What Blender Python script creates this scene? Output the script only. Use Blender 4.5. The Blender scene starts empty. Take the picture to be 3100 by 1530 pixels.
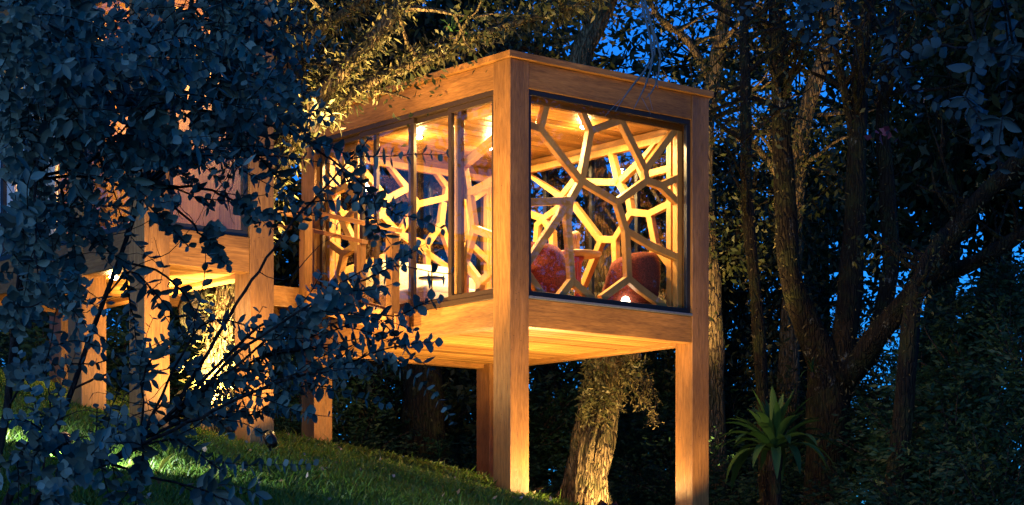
import bpy, math, random
import numpy as np
from mathutils import Vector, Matrix, noise, Quaternion

# ------------------------------------------------------------------ camera, sky, sun, exposure
S = bpy.context.scene
COL = S.collection
F, HOR = 6466.24, 1760.36            # focal length and horizon line in photograph pixels
cam_d = bpy.data.cameras.new('camera')
cam = bpy.data.objects.new('camera', cam_d); COL.objects.link(cam); S.camera = cam
cam.location = (0, 0, 0); cam.rotation_euler = (math.radians(90), 0, 0)
cam_d.sensor_width = 36; cam_d.lens = 36 * F / 3100; cam_d.shift_y = (HOR - 765) / 3100
cam_d.clip_start = 0.1; cam_d.clip_end = 2000

SUN_EL, SUN_ROT = math.radians(12), math.radians(208)
W = bpy.data.worlds.new('World'); S.world = W; W.use_nodes = True
nt = W.node_tree; bg = nt.nodes['Background']
sky = nt.nodes.new('ShaderNodeTexSky'); sky.sky_type = 'NISHITA'; sky.sun_disc = False
sky.sun_elevation = SUN_EL; sky.sun_rotation = SUN_ROT; sky.air_density = 1.0; sky.dust_density = 0.3; sky.ozone_density = 4.0
wb = nt.nodes.new('ShaderNodeMix'); wb.data_type = 'RGBA'; wb.blend_type = 'MULTIPLY'
wb.inputs['Factor'].default_value = 1.0; wb.inputs['B'].default_value = (0.07, 0.58, 1.4, 1)   # tungsten white balance of the long exposure
nt.links.new(sky.outputs[0], wb.inputs['A']); nt.links.new(wb.outputs['Result'], bg.inputs[0])
bg.inputs[1].default_value = 0.15
sd = bpy.data.lights.new('dusk_glow', 'SUN'); sd.energy = 0.42; sd.angle = math.radians(30); sd.color = (0.78, 0.9, 1.0)
so = bpy.data.objects.new('dusk_glow', sd); COL.objects.link(so)
so.rotation_euler = (math.radians(78), 0, math.radians(-28))
S.view_settings.view_transform = 'Standard'; S.view_settings.look = 'None'
S.view_settings.exposure = 0; S.view_settings.gamma = 1; S.view_settings.use_curve_mapping = False
S.render.engine = 'CYCLES'
S.cycles.use_denoising = True; S.cycles.max_bounces = 8; S.cycles.transparent_max_bounces = 16
S.cycles.sample_clamp_indirect = 6; S.cycles.caustics_reflective = False; S.cycles.caustics_refractive = False

rng = np.random.default_rng(7); random.seed(7)
WARM = (1.0, 0.63, 0.22)

# ------------------------------------------------------------------ helpers
def P(px, py, Y):                                   # photograph pixel at distance Y -> point
    return Vector(((px - 1550) / F * Y, Y, (HOR - py) / F * Y))
def tag(o, label=None, cat=None, group=None, kind=None):
    if label: o['label'] = label
    if cat: o['category'] = cat
    if group: o['group'] = group
    if kind: o['kind'] = kind
    return o
def empty(name, loc=(0, 0, 0), rz=0, parent=None):
    o = bpy.data.objects.new(name, None); COL.objects.link(o)
    o.location = loc; o.rotation_euler = (0, 0, rz); o.empty_display_size = .1
    if parent: o.parent = parent
    return o
def link(name, me, parent=None, mat=None):
    if mat is not None and not me.materials: me.materials.append(mat)
    o = bpy.data.objects.new(name, me); COL.objects.link(o)
    if parent: o.parent = parent
    return o
def np_mesh(name, V, Fc, smooth=False):             # V (n,3), Fc (m,k) integer array
    V = np.asarray(V, np.float32); Fc = np.asarray(Fc, np.int32); m, k = Fc.shape
    me = bpy.data.meshes.new(name)
    me.vertices.add(len(V)); me.vertices.foreach_set('co', V.ravel())
    me.loops.add(m * k); me.loops.foreach_set('vertex_index', Fc.ravel())
    me.polygons.add(m); me.polygons.foreach_set('loop_start', np.arange(m, dtype=np.int32) * k)
    me.polygons.foreach_set('loop_total', np.full(m, k, np.int32))
    if smooth: me.polygons.foreach_set('use_smooth', np.ones(m, bool))
    me.update(calc_edges=True); me.validate()
    return me
class MB:
    def __init__(s): s.v = []; s.f = []
    def box(s, x0, x1, y0, y1, z0, z1):
        n = len(s.v)
        s.v += [(x0,y0,z0),(x1,y0,z0),(x1,y1,z0),(x0,y1,z0),(x0,y0,z1),(x1,y0,z1),(x1,y1,z1),(x0,y1,z1)]
        s.f += [tuple(n+i for i in q) for q in ((3,2,1,0),(4,5,6,7),(0,1,5,4),(1,2,6,5),(2,3,7,6),(3,0,4,7))]; return s
    def hexa(s, pts):                               # 8 corners, bottom four then top four
        n = len(s.v); s.v += [tuple(p) for p in pts]
        s.f += [tuple(n+i for i in q) for q in ((3,2,1,0),(4,5,6,7),(0,1,5,4),(1,2,6,5),(2,3,7,6),(3,0,4,7))]; return s
    def tube(s, path, radii, n=8, rough=0.0, seed=0, ridge=0, cap=True):
        path = [Vector(p) for p in path]; base = len(s.v); u = None
        for i, p in enumerate(path):
            t = (path[min(i+1, len(path)-1)] - path[max(i-1, 0)])
            t = t.normalized() if t.length > 1e-9 else Vector((0,0,1))
            if u is None:
                u = t.orthogonal().normalized()
            else:
                u = (u - t * u.dot(t)); u = u.normalized() if u.length > 1e-6 else t.orthogonal().normalized()
            w = t.cross(u); r = radii[i]
            for k in range(n):
                a = 2*math.pi*k/n; d = u*math.cos(a) + w*math.sin(a); rr = r
                if rough:
                    q = Vector((d.x*1.6+seed, d.y*1.6, p.z*.7)); rr = r*(1 + rough*noise.noise(q*2.0) + .5*rough*noise.noise(Vector((d.x*5, d.y*5+seed, p.z*2.4))))
                    if ridge: rr += r*ridge*noise.noise(Vector((d.x*9+seed, d.y*9, p.z*.9)))
                s.v.append(tuple(p + d*rr))
        for i in range(len(path)-1):
            for k in range(n):
                a = base+i*n+k; b = base+i*n+(k+1) % n
                s.f.append((a, b, b+n, a+n))
        if cap:
            s.f.append(tuple(base+k for k in reversed(range(n)))); s.f.append(tuple(base+(len(path)-1)*n+k for k in range(n)))
        return s
    def lathe(s, prof, c=(0,0,0), n=24, sx=1, sy=1):
        b = len(s.v)
        for r, z in prof:
            for k in range(n):
                a = 2*math.pi*k/n; s.v.append((c[0]+sx*r*math.cos(a), c[1]+sy*r*math.sin(a), c[2]+z))
        for i in range(len(prof)-1):
            for k in range(n):
                p = b+i*n+k; q = b+i*n+(k+1) % n; s.f.append((p, q, q+n, p+n))
        s.f.append(tuple(b+k for k in reversed(range(n)))); s.f.append(tuple(b+(len(prof)-1)*n+k for k in range(n)))
        return s
    def build(s, name, mat, parent=None, smooth=False, bevel=0):
        me = bpy.data.meshes.new(name); me.from_pydata(s.v, [], s.f)
        if smooth: me.polygons.foreach_set('use_smooth', [True]*len(me.polygons))
        me.update(); o = link(name, me, parent, mat)
        if bevel:
            m = o.modifiers.new('edge', 'BEVEL'); m.width = bevel; m.segments = 2; m.limit_method = 'ANGLE'
        return o
def smooth_path(pts, step=.15):                     # Catmull-Rom through pts, (x,y,z[,r])
    pts = np.array(pts, float); out = []
    q = np.vstack([2*pts[0]-pts[1], pts, 2*pts[-1]-pts[-2]])
    for i in range(1, len(q)-2):
        n = max(2, int(np.linalg.norm(q[i+1,:3]-q[i,:3])/step))
        for k in range(n):
            t = k/n; a, b, c, d = q[i-1], q[i], q[i+1], q[i+2]
            out.append(.5*((2*b)+(-a+c)*t+(2*a-5*b+4*c-d)*t*t+(-a+3*b-3*c+d)*t**3))
    out.append(q[-2]); return np.array(out)
def px_path(pts, step=.15):                         # (px,py,Y,r) -> smooth (x,y,z,r)
    return smooth_path([(*P(a, b, Y), r) for a, b, Y, r in pts], step)
def unit(a): return a/np.maximum(np.linalg.norm(a, axis=-1, keepdims=True), 1e-9)
def leaf_cloud(name, C, size, mat, parent=None, aspect=.45, down=.25, kind=None, axis=None, spread=1.0):
    C = np.asarray(C, float); n = len(C)
    u = rng.normal(size=(n, 3)); u[:, 2] -= down*2
    if axis is not None: u = unit(axis) + spread*.5*rng.normal(size=(n, 3))
    u = unit(u); w = unit(np.cross(u, rng.normal(size=(n, 3)))); nn = np.cross(u, w)
    L = (np.asarray(size)*rng.uniform(.6, 1.35, n))[:, None]; h = L*aspect*.5
    V = np.stack([C, C+u*L*.45+w*h+nn*h*.35, C+u*L, C+u*L*.45-w*h+nn*h*.35], 1).reshape(-1, 3)
    Fc = np.arange(n*4).reshape(n, 4)
    o = link(name, np_mesh(name, V, Fc), parent, mat)
    if kind: o['kind'] = kind
    return o

# terrain: a lawn that climbs away from the camera and to the west, with a crest near the houses
_ZX = np.array([-40, -12, -5.8, -3.36, -2.28, -.25, .79, 3, 8, 20, 60.]); _ZZ = np.array([6., 3.6, 2.54, 1.92, 1.72, 1.27, .95, .35, -.3, -.8, -1.5])
def zg(X, Y):
    X = np.asarray(X, float); Y = np.asarray(Y, float)
    z = (np.interp(X-.25, _ZX, _ZZ)+np.interp(X, _ZX, _ZZ)+np.interp(X+.25, _ZX, _ZZ))/3
    z = z - .085*np.clip(27-Y, 0, 30) - .11*np.clip(Y-27, 0, 40) - .35*np.clip((9-Y)/9, 0, 2)**2
    return z + .03*np.sin(X*1.7+Y*.6)*np.cos(Y*.9)
def G(X, Y): return float(zg(X, Y))

# ------------------------------------------------------------------ materials
MATS = {}
def new_mat(name):
    m = bpy.data.materials.new(name); m.use_nodes = True; MATS[name] = m
    return m, m.node_tree, m.node_tree.nodes['Principled BSDF']
def ramp(t, fac, stops):
    r = t.nodes.new('ShaderNodeValToRGB'); cr = r.color_ramp
    while len(cr.elements) < len(stops): cr.elements.new(.5)
    for e, (p, c) in zip(cr.elements, stops): e.position = p; e.color = (*c, 1)
    t.links.new(fac, r.inputs[0]); return r.outputs[0]
def tex(t, kind, scale, coord='Object', stretch=(1,1,1), **kw):
    tc = t.nodes.new('ShaderNodeTexCoord'); mp = t.nodes.new('ShaderNodeMapping')
    mp.inputs['Scale'].default_value = stretch
    n = t.nodes.new(kind); n.inputs['Scale'].default_value = scale
    for k, v in kw.items(): n.inputs[k].default_value = v
    t.links.new(tc.outputs[coord], mp.inputs[0]); t.links.new(mp.outputs[0], n.inputs['Vector']); return n
def bump(t, b, h, strength, dist=.01):
    n = t.nodes.new('ShaderNodeBump'); n.inputs['Strength'].default_value = strength; n.inputs['Distance'].default_value = dist
    t.links.new(h, n.inputs['Height']); t.links.new(n.outputs[0], b.inputs['Normal'])
def mixc(t, fac, a, b, mode='MIX'):
    m = t.nodes.new('ShaderNodeMix'); m.data_type = 'RGBA'; m.blend_type = mode
    for s, v in (('Factor', fac), ('A', a), ('B', b)):
        if isinstance(v, (int, float)): m.inputs[s].default_value = v
        elif isinstance(v, tuple): m.inputs[s].default_value = (*v, 1)
        else: t.links.new(v, m.inputs[s])
    return m.outputs['Result']
def wood(name, c0, c1, c2, axis, rough=.42, pits=False, var=.4):
    m, t, b = new_mat(name)
    st = [(1.2,14,14),(14,1.2,14),(14,14,1.2)][axis]
    g = tex(t, 'ShaderNodeTexNoise', 2.2, 'Object', st, Detail=7, Roughness=.62, Distortion=.5)
    big = tex(t, 'ShaderNodeTexNoise', 1.1, 'Object', [(.5,2,2),(2,.5,2),(2,2,.5)][axis], Detail=3)
    fine = tex(t, 'ShaderNodeTexNoise', 9, 'Object', [(1,16,16),(16,1,16),(16,16,1)][axis], Detail=4)
    col = ramp(t, g.outputs[0], [(.28, c0), (.5, c1), (.74, c2)])
    col = mixc(t, ramp(t, big.outputs[0], [(.42, (.0,)*3), (.62, (.85,)*3)]), col, tuple(x*.8 for x in c0))
    kn = tex(t, 'ShaderNodeTexVoronoi', 1.6, 'Object', [(.35,1.6,1.6),(1.6,.35,1.6),(1.6,1.6,.35)][axis]); kd = tex(t, 'ShaderNodeTexVoronoi', 5.5)
    col = mixc(t, ramp(t, kn.outputs['Distance'], [(.03, (.8,)*3), (.09, (0,)*3)]), col, tuple(x*.4 for x in c0))
    col = mixc(t, ramp(t, kd.outputs['Distance'], [(.018, (.9,)*3), (.035, (0,)*3)]), col, (.02, .01, .005))
    col = mixc(t, .35, col, ramp(t, fine.outputs[0], [(.3, c0), (.7, c2)]))
    oi = t.nodes.new('ShaderNodeObjectInfo')
    col = mixc(t, var, col, ramp(t, oi.outputs['Random'], [(0, (.45,.40,.34)), (.5, (.9,.87,.8)), (1, (1.35,1.32,1.2))]), 'MULTIPLY')
    if pits:
        vo = tex(t, 'ShaderNodeTexVoronoi', 11, 'Object', (1,1,2.2))
        pz = tex(t, 'ShaderNodeTexNoise', 3.0, 'Object', (1,1,1), Detail=5)
        pm = ramp(t, vo.outputs['Distance'], [(.05, (1,)*3), (.14, (0,)*3)])
        col = mixc(t, mixc(t, 1.0, pm, ramp(t, pz.outputs[0], [(.46, (0,)*3), (.56, (.9,)*3)]), 'MULTIPLY'), col, tuple(x*.35 for x in c0))
    t.links.new(col, b.inputs['Base Color'])
    t.links.new(ramp(t, g.outputs[0], [(.3, (rough+.12,)*3), (.7, (rough-.08,)*3)]), b.inputs['Roughness'])
    bump(t, b, fine.outputs[0], .6 if pits else .4, .012 if pits else .007)
    b.inputs['Specular IOR Level'].default_value = .45
    return m
C0, C1, C2 = (.085, .034, .008), (.30, .130, .032), (.50, .24, .066)
WX = wood('timber_grain_x', C0, C1, C2, 0); WY = wood('timber_grain_y', C0, C1, C2, 1); WZ = wood('timber_grain_z', C0, C1, C2, 2, pits=True)
D0, D1, D2 = (.17, .075, .018), (.42, .20, .05), (.62, .33, .095)
PX = wood('board_grain_x', D0, D1, D2, 0, rough=.35, var=.95)
LAT = wood('plywood_lattice', (.48, .23, .06), (.60, .31, .085), (.68, .38, .12), 2, rough=.4, var=.15)
REDW = wood('reddish_rail_wood', (.30, .11, .03), (.46, .20, .06), (.56, .28, .09), 1, rough=.45)
def plain(name, c, rough=.5, metal=0, var=.12, scale=30, bmp=.1):
    m, t, b = new_mat(name)
    n = tex(t, 'ShaderNodeTexNoise', scale, Detail=5)
    t.links.new(ramp(t, n.outputs[0], [(.3, tuple(x*(1-var) for x in c)), (.7, tuple(min(1, x*(1+var)) for x in c))]), b.inputs['Base Color'])
    b.inputs['Roughness'].default_value = rough; b.inputs['Metallic'].default_value = metal
    if bmp: bump(t, b, n.outputs[0], bmp, .004)
    return m
ALU = plain('dark_anodised_frame', (.028, .030, .040), .32, .5)
BRZ = plain('bronze_brown_frame', (.07, .042, .024), .32, .4)
SILL = plain('grey_metal_sill', (.30, .31, .34), .35, .7)
WHITE = plain('white_linen', (.80, .76, .68), .85, bmp=.3, scale=60)
CREAM = plain('cream_boucle', (.70, .58, .40), .95, var=.45, scale=90, bmp=.9)
RED = plain('rust_red_boucle', (.17, .035, .020), .95, var=.6, scale=60, bmp=1.0)
TURN = plain('turned_light_wood', (.50, .30, .13), .4)
REDL = plain('red_lacquer', (.45, .06, .03), .3)
METAL = plain('black_metal', (.02, .02, .022), .4, .8)
PLASTER = plain('white_plaster', (.72, .70, .68), .8)
CURT = plain('white_curtain', (.78, .76, .74), .9)
STEEL = plain('brushed_plate', (.45, .36, .25), .35, .8)
def emis(name, c, s):
    m, t, b = new_mat(name); b.inputs['Base Color'].default_value = (.8, .8, .8, 1)
    b.inputs['Emission Color'].default_value = (*c, 1); b.inputs['Emission Strength'].default_value = s; return m
BULB = emis('warm_bulb', (1, .86, .62), 60); BULBW = emis('white_bulb', (.92, .95, 1), 60)
def glass():
    m, t, b = new_mat('window_glass'); t.nodes.remove(b)
    tr = t.nodes.new('ShaderNodeBsdfTransparent'); gl = t.nodes.new('ShaderNodeBsdfGlossy'); gl.inputs['Roughness'].default_value = .0
    tr.inputs[0].default_value = (.96, .97, .97, 1)
    lw = t.nodes.new('ShaderNodeLayerWeight'); lw.inputs[0].default_value = .5
    pw = t.nodes.new('ShaderNodeMath'); pw.operation = 'POWER'; pw.inputs[1].default_value = 4.0
    mx = t.nodes.new('ShaderNodeMixShader'); mu = t.nodes.new('ShaderNodeMath'); mu.operation = 'MULTIPLY_ADD'; mu.inputs[1].default_value = .8; mu.inputs[2].default_value = .055
    t.links.new(lw.outputs['Facing'], pw.inputs[0]); t.links.new(pw.outputs[0], mu.inputs[0]); t.links.new(mu.outputs[0], mx.inputs[0])
    t.links.new(tr.outputs[0], mx.inputs[1]); t.links.new(gl.outputs[0], mx.inputs[2]); t.links.new(mx.outputs[0], t.nodes['Material Output'].inputs[0])
    return m
GLASS = glass()
def leafmat(name, cols, rough=.55, trans=.3, spec=.3):
    m, t, b = new_mat(name); g = t.nodes.new('ShaderNodeNewGeometry'); oi = t.nodes.new('ShaderNodeObjectInfo')
    ad = t.nodes.new('ShaderNodeMath'); ad.operation = 'ADD'; fr = t.nodes.new('ShaderNodeMath'); fr.operation = 'FRACT'
    t.links.new(g.outputs['Random Per Island'], ad.inputs[0]); t.links.new(oi.outputs['Random'], ad.inputs[1]); t.links.new(ad.outputs[0], fr.inputs[0])
    c = ramp(t, fr.outputs[0], [(i/(len(cols)-1), k) for i, k in enumerate(cols)])
    t.links.new(c, b.inputs['Base Color']); b.inputs['Roughness'].default_value = rough; b.inputs['Specular IOR Level'].default_value = spec
    tl = t.nodes.new('ShaderNodeBsdfTranslucent'); mx = t.nodes.new('ShaderNodeMixShader'); mx.inputs[0].default_value = trans
    t.links.new(c, tl.inputs[0]); t.links.new(b.outputs[0], mx.inputs[1]); t.links.new(tl.outputs[0], mx.inputs[2])
    t.links.new(mx.outputs[0], t.nodes['Material Output'].inputs[0]); return m
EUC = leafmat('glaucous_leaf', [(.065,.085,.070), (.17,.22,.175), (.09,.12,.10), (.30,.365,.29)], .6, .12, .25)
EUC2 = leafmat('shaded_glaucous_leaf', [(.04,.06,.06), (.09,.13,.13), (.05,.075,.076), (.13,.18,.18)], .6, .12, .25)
EUCG = leafmat('young_green_leaf', [(.05,.11,.05), (.07,.14,.08), (.04,.09,.05)], .5, .3)
FOL = leafmat('forest_leaf', [(.014,.024,.008), (.034,.044,.013), (.02,.032,.011), (.07,.068,.02)], .5, .3)
FERN = leafmat('ferny_leaf', [(.012,.038,.018), (.026,.066,.026), (.016,.048,.026)], .55, .3)
EPI = leafmat('epiphyte_leaf', [(.06,.06,.02), (.12,.10,.04), (.04,.055,.018), (.20,.165,.075)], .5, .3)
MOSSB = leafmat('hanging_moss', [(.12,.10,.04), (.16,.12,.05), (.08,.08,.03)], .8, .2)
BROM = leafmat('bromeliad_leaf', [(.018,.06,.016), (.035,.09,.025), (.012,.045,.016)], .6, .25, .2)
BROMP = leafmat('pale_bromeliad_leaf', [(.32,.30,.17), (.26,.27,.13), (.38,.34,.20)], .45, .2, .4)
GRASS = leafmat('lawn_blade', [(.06,.14,.012), (.085,.175,.016), (.05,.105,.010), (.15,.165,.025)], .45, .35, .4)
REDLF = leafmat('red_young_leaf', [(.35,.05,.07), (.42,.08,.09)], .5, .2)
def bark(name, c0, c1, lichen=.0, moss=0.0):
    m, t, b = new_mat(name)
    n = tex(t, 'ShaderNodeTexNoise', 6, 'Object', (3.2,3.2,.55), Detail=9, Roughness=.72, Distortion=.6)
    n2 = tex(t, 'ShaderNodeTexNoise', 3.2, 'Object', (1,1,1), Detail=6, Roughness=.7)
    vo = tex(t, 'ShaderNodeTexVoronoi', 9, 'Object', (2.2,2.2,.5)); vo.feature = 'DISTANCE_TO_EDGE'
    c = ramp(t, n.outputs[0], [(.34, c0), (.52, tuple((x+y)*.45 for x, y in zip(c0, c1))), (.68, c1)])
    c = mixc(t, ramp(t, vo.outputs['Distance'], [(.0, (.75,)*3), (.12, (0,)*3)]), c, tuple(x*.5 for x in c0))
    if moss: c = mixc(t, ramp(t, n2.outputs[0], [(.47, (0,)*3), (.62, (moss,)*3)]), c, (.04, .055, .014))
    if lichen:
        l1 = tex(t, 'ShaderNodeTexNoise', 2.6, 'Object', (1,1,.8), Detail=10, Roughness=.78)
        l2 = tex(t, 'ShaderNodeTexNoise', 26, 'Object', (1,1,1), Detail=6, Roughness=.7)
        lm_ = mixc(t, 1.0, ramp(t, l1.outputs[0], [(.60, (0,)*3), (.68, (1,)*3)]), ramp(t, l2.outputs[0], [(.42, (0,)*3), (.56, (lichen,)*3)]), 'MULTIPLY')
        c = mixc(t, lm_, c, (.40, .41, .37))
    t.links.new(c, b.inputs['Base Color']); b.inputs['Roughness'].default_value = .9; b.inputs['Specular IOR Level'].default_value = .2
    ad = mixc(t, .45, n.outputs[0], ramp(t, vo.outputs['Distance'], [(.0, (0,)*3), (.2, (1,)*3)]))
    bump(t, b, ad, 1.0, .07); return m
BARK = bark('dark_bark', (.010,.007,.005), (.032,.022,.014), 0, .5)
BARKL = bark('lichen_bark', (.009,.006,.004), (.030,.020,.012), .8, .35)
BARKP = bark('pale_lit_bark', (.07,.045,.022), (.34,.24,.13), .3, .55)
TWIG = bark('twig_bark', (.03,.022,.02), (.08,.055,.045))
def soil():
    m, t, b = new_mat('ground_soil')
    n = tex(t, 'ShaderNodeTexNoise', 1.3, Detail=8); n2 = tex(t, 'ShaderNodeTexNoise', 18, Detail=6)
    c = ramp(t, n.outputs[0], [(.35, (.018,.026,.010)), (.65, (.045,.04,.022))])
    c = mixc(t, .4, c, ramp(t, n2.outputs[0], [(.3, (.012,.015,.006)), (.7, (.06,.06,.03))]))
    t.links.new(c, b.inputs['Base Color']); b.inputs['Roughness'].default_value = .95; bump(t, b, n2.outputs[0], .8, .03); return m
SOIL = soil()

# ------------------------------------------------------------------ ground and lawn
gx = np.concatenate([np.linspace(-600, -40, 14), np.linspace(-30, 30, 121), np.linspace(40, 600, 14)])
gy = np.concatenate([np.linspace(-300, -10, 12), np.linspace(-5, 70, 151), np.linspace(80, 900, 18)])
XX, YY = np.meshgrid(gx, gy); ZZ = zg(XX, YY)
idx = np.arange(len(gy)*len(gx)).reshape(len(gy), len(gx))
gme = np_mesh('ground', np.stack([XX, YY, ZZ], -1).reshape(-1, 3), np.stack([idx[:-1,:-1], idx[:-1,1:], idx[1:,1:], idx[1:,:-1]], -1).reshape(-1, 4), True)
tag(link('ground', gme, None, SOIL), 'dark sloping ground under the lawn and forest', 'ground', kind='structure')
def grass_field():
    n = 300000; Y = 27.6 - 20.5*rng.random(n)**1.25
    X = (-.245 + .30*rng.random(n))*Y
    keep = noise_keep(X, Y); X, Y = X[keep], Y[keep]; n = len(X); Z = zg(X, Y) - .004
    h = rng.gamma(5, .0075, n)+.012; h *= np.where(rng.random(n) < .02, 1.9, 1)
    a = rng.random(n)*6.283; wv = np.stack([np.cos(a), np.sin(a), 0*a], 1)*(.0028+.0022*rng.random(n))[:, None]*np.clip(Y/12, .8, 2.2)[:, None]
    b = rng.random(n)*6.283; lean = np.stack([np.cos(b), np.sin(b), 0*b], 1)*(h*rng.uniform(.2, .9, n))[:, None]
    c = np.stack([X, Y, Z], 1); up = np.stack([0*h, 0*h, h], 1)
    m = c+up*.6+lean*.35; tp = c+up*.95+lean
    V = np.stack([c-wv, c+wv, m+wv*.8, tp, m-wv*.8], 1).reshape(-1, 3)
    o = link('grass', np_mesh('grass', V, np.arange(n*5).reshape(n, 5)), None, GRASS)
    tag(o, 'short green lawn grass covering the slope below the cabins', 'grass', kind='stuff')
def noise_keep(X, Y):
    v = np.sin(X*3.1+1.3*np.sin(Y*2.3))*np.cos(Y*2.7+X) + .6*np.sin(X*7.3-Y*5.1)
    return rng.random(len(X)) < np.clip(.78+.22*v, .25, 1)
grass_field()

# ------------------------------------------------------------------ lit cabin on posts
TH = math.radians(39.598)
LA, LB = 3.267, 4.356
RV = Vector((math.cos(TH), math.sin(TH), 0)); LV = Vector((-math.sin(TH), math.cos(TH), 0)); CC = Vector((-.0209, 25, 0))
def CL(a, b, z=0): return CC + RV*a + LV*b + Vector((0, 0, z))          # cabin local -> world
def gl(a, b): p = CL(a, b); return G(p.x, p.y)
cab = empty('cabin', CC, TH)
tag(cab, 'square timber cabin raised on tall posts with lattice screens behind glass', 'cabin')
PW, PB = .2875, .316
def post(x0, x1, y0, y1, ztop=6.132, par=cab, ground=gl):
    z0 = min(ground(x0, y0), ground(x1, y1), ground(x0, y1), ground(x1, y0)) - .25
    return MB().box(x0, x1, y0, y1, z0, ztop).build('post', WZ, par, bevel=.006)
post(0, PW, 0, PB); post(LA-.29, LA, 0, .31); pl = post(0, .29, LB-.30, LB); post(LA-.29, LA, LB-.30, LB)
soc = MB().box(.291, .299, LB-.21, LB-.13, 2.05, 2.17).build('socket_plate', STEEL, cab, bevel=.004)
MB().box(.2995, .304, LB-.19, LB-.15, 2.075, 2.145).build('socket_insert', SILL, soc)
# head beams, floor beams
for z0, z1, nm in ((5.815, 6.131, 'head_beam'), (3.003, 3.337, 'floor_beam')):
    MB().box(PW+.001, LA-.291, .014, .17, z0, z1).build(nm, WX, cab, bevel=.008)
    MB().box(PW+.001, LA-.291, LB-.17, LB-.014, z0, z1).build(nm, WX, cab, bevel=.008)
    MB().box(.012, .17, PB+.001, LB-.301, z0, z1).build(nm, WY, cab, bevel=.008)
    MB().box(LA-.17, LA-.012, .311, LB-.301, z0, z1).build(nm, WY, cab, bevel=.008)
roof = MB().box(-.045, LA+.045, -.045, LB+.045, 6.134, 6.212).build('roof', WX, cab, bevel=.006)
MB().box(.15, LA-.15, .15, LB-.15, 6.2125, 6.225).build('roof_membrane', METAL, roof)
def boards(name, mat, par, x0, x1, y0, y1, z0, z1, w, holder):
    h = empty(holder, (0, 0, 0), 0, par); n = int(round((y1-y0)/w)); w = (y1-y0)/n
    me = bpy.data.meshes.new('plank'); me.from_pydata(*(lambda m: (m.v, [], m.f))(MB().box(x0, x1, .0022, w-.0035, z0, z1))); me.materials.append(mat)
    for i in range(n):
        o = link('plank', me, h); o.location = (0, y0+i*w, random.uniform(-.004, .004))
    return h
boards('plank', PX, cab, .171, LA-.171, .171, LB-.171, 3.058, 3.08, .098, 'soffit')
boards('plank', PX, cab, .171, LA-.171, .171, LB-.171, 5.80, 5.82, .115, 'ceiling')
MB().box(.171, LA-.171, .171, LB-.171, 3.085, 3.36).build('floor', WX, cab)
cap = MB()
tr = MB().box(.30, LA-.30, .172, .25, 5.69, 5.797).build('ceiling_trim', WX, cab, bevel=.004)
MB().box(.30, LA-.30, LB-.25, LB-.172, 5.69, 5.797).build('ceiling_trim', WX, cab, bevel=.004)
MB().box(.172, .25, .32, LB-.31, 5.69, 5.795).build('ceiling_trim', WY, cab, bevel=.004)
MB().box(LA-.25, LA-.172, .32, LB-.31, 5.69, 5.795).build('ceiling_trim', WY, cab, bevel=.004)

def window(name, par, axis, c, u0, u1, z0, z1, fw, th, mat, mull=(), sgn=1):
    """framed pane in plane axis=c (axis 1: local y, axis 0: local x)"""
    w = empty(name, (0, 0, 0), 0, par)
    def bx(nm, a0, a1, q0, q1, t0=0, t1=th, m=mat, bev=.004):
        if axis == 1: return MB().box(a0, a1, c+t0, c+t1, q0, q1).build(nm, m, w, bevel=bev)
        return MB().box(c+t0, c+t1, a0, a1, q0, q1).build(nm, m, w, bevel=bev)
    bx('frame', u0, u1, z0, z0+fw); bx('frame', u0, u1, z1-fw, z1)
    bx('frame', u0, u0+fw, z0+fw+.001, z1-fw-.001); bx('frame', u1-fw, u1, z0+fw+.001, z1-fw-.001)
    for mu in mull: bx('mullion', mu-fw*.5, mu+fw*.5, z0+fw+.001, z1-fw-.001)
    bx('pane', u0+fw*.5, u1-fw*.5, z0+fw*.5, z1-fw*.5, th*.45, th*.55, GLASS, 0)
    return w
window('window', cab, 1, .035, PW+.002, LA-.293, 3.372, 5.813, .062, .055, ALU)
MB().box(PW+.002, LA-.293, -.004, .16, 3.339, 3.370).build('window_sill', SILL, cab, bevel=.004)
for c, a, b in ((.030, .318, 1.225), (.085, 1.035, 2.105), (.030, 1.92, 3.075), (.085, 2.78, 4.054)):
    window('sliding_door', cab, 0, c, a, b, 3.405, 5.75, .065, .05, BRZ)
MB().box(.012, .16, PB+.002, LB-.302, 5.752, 5.813).build('door_track', BRZ, cab, bevel=.004)
MB().box(.004, .16, PB+.002, LB-.302, 3.339, 3.403).build('door_track', BRZ, cab, bevel=.004)
window('window', cab, 1, LB-.10, .292, LA-.292, 3.372, 5.813, .06, .055, ALU, (1.2, 2.1))
window('window', cab, 0, LA-.10, .312, LB-.302, 3.372, 5.813, .06, .055, ALU, (1.25, 2.15, 3.1))

RIGHT = [(0.74,5.77,0.63,5.41),(0.39,5.44,0.63,5.41),(0.63,5.41,1.28,4.87),(1.28,5.77,1.44,5.5),(1.44,5.5,1.94,5.7),(1.94,5.7,1.98,5.79),(1.44,5.5,1.29,4.87),(1.94,5.69,2.35,5.14),(2.35,5.14,2.88,5.72),(2.35,5.14,2.37,5.0),(2.37,5.0,1.88,4.68),(2.37,5.0,2.62,4.97),(2.62,4.97,2.92,5.1),(2.62,4.97,2.92,4.79),(1.29,4.87,1.88,4.68),(1.29,4.87,1.11,4.61),(1.11,4.61,0.36,4.5),(1.07,4.57,0.38,3.72),(1.11,4.61,1.07,4.37),(1.07,4.37,1.14,3.64),(1.14,3.64,0.94,3.43),(1.14,3.64,1.45,3.46),(0.38,3.72,0.65,3.44),(1.88,4.68,2.03,4.34),(2.03,4.34,2.48,4.19),(2.48,4.19,2.94,4.09),(2.03,4.34,2.07,3.75),(2.07,3.75,1.64,3.48),(2.07,3.75,2.25,3.65),(2.25,3.65,2.67,3.46)]
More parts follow.
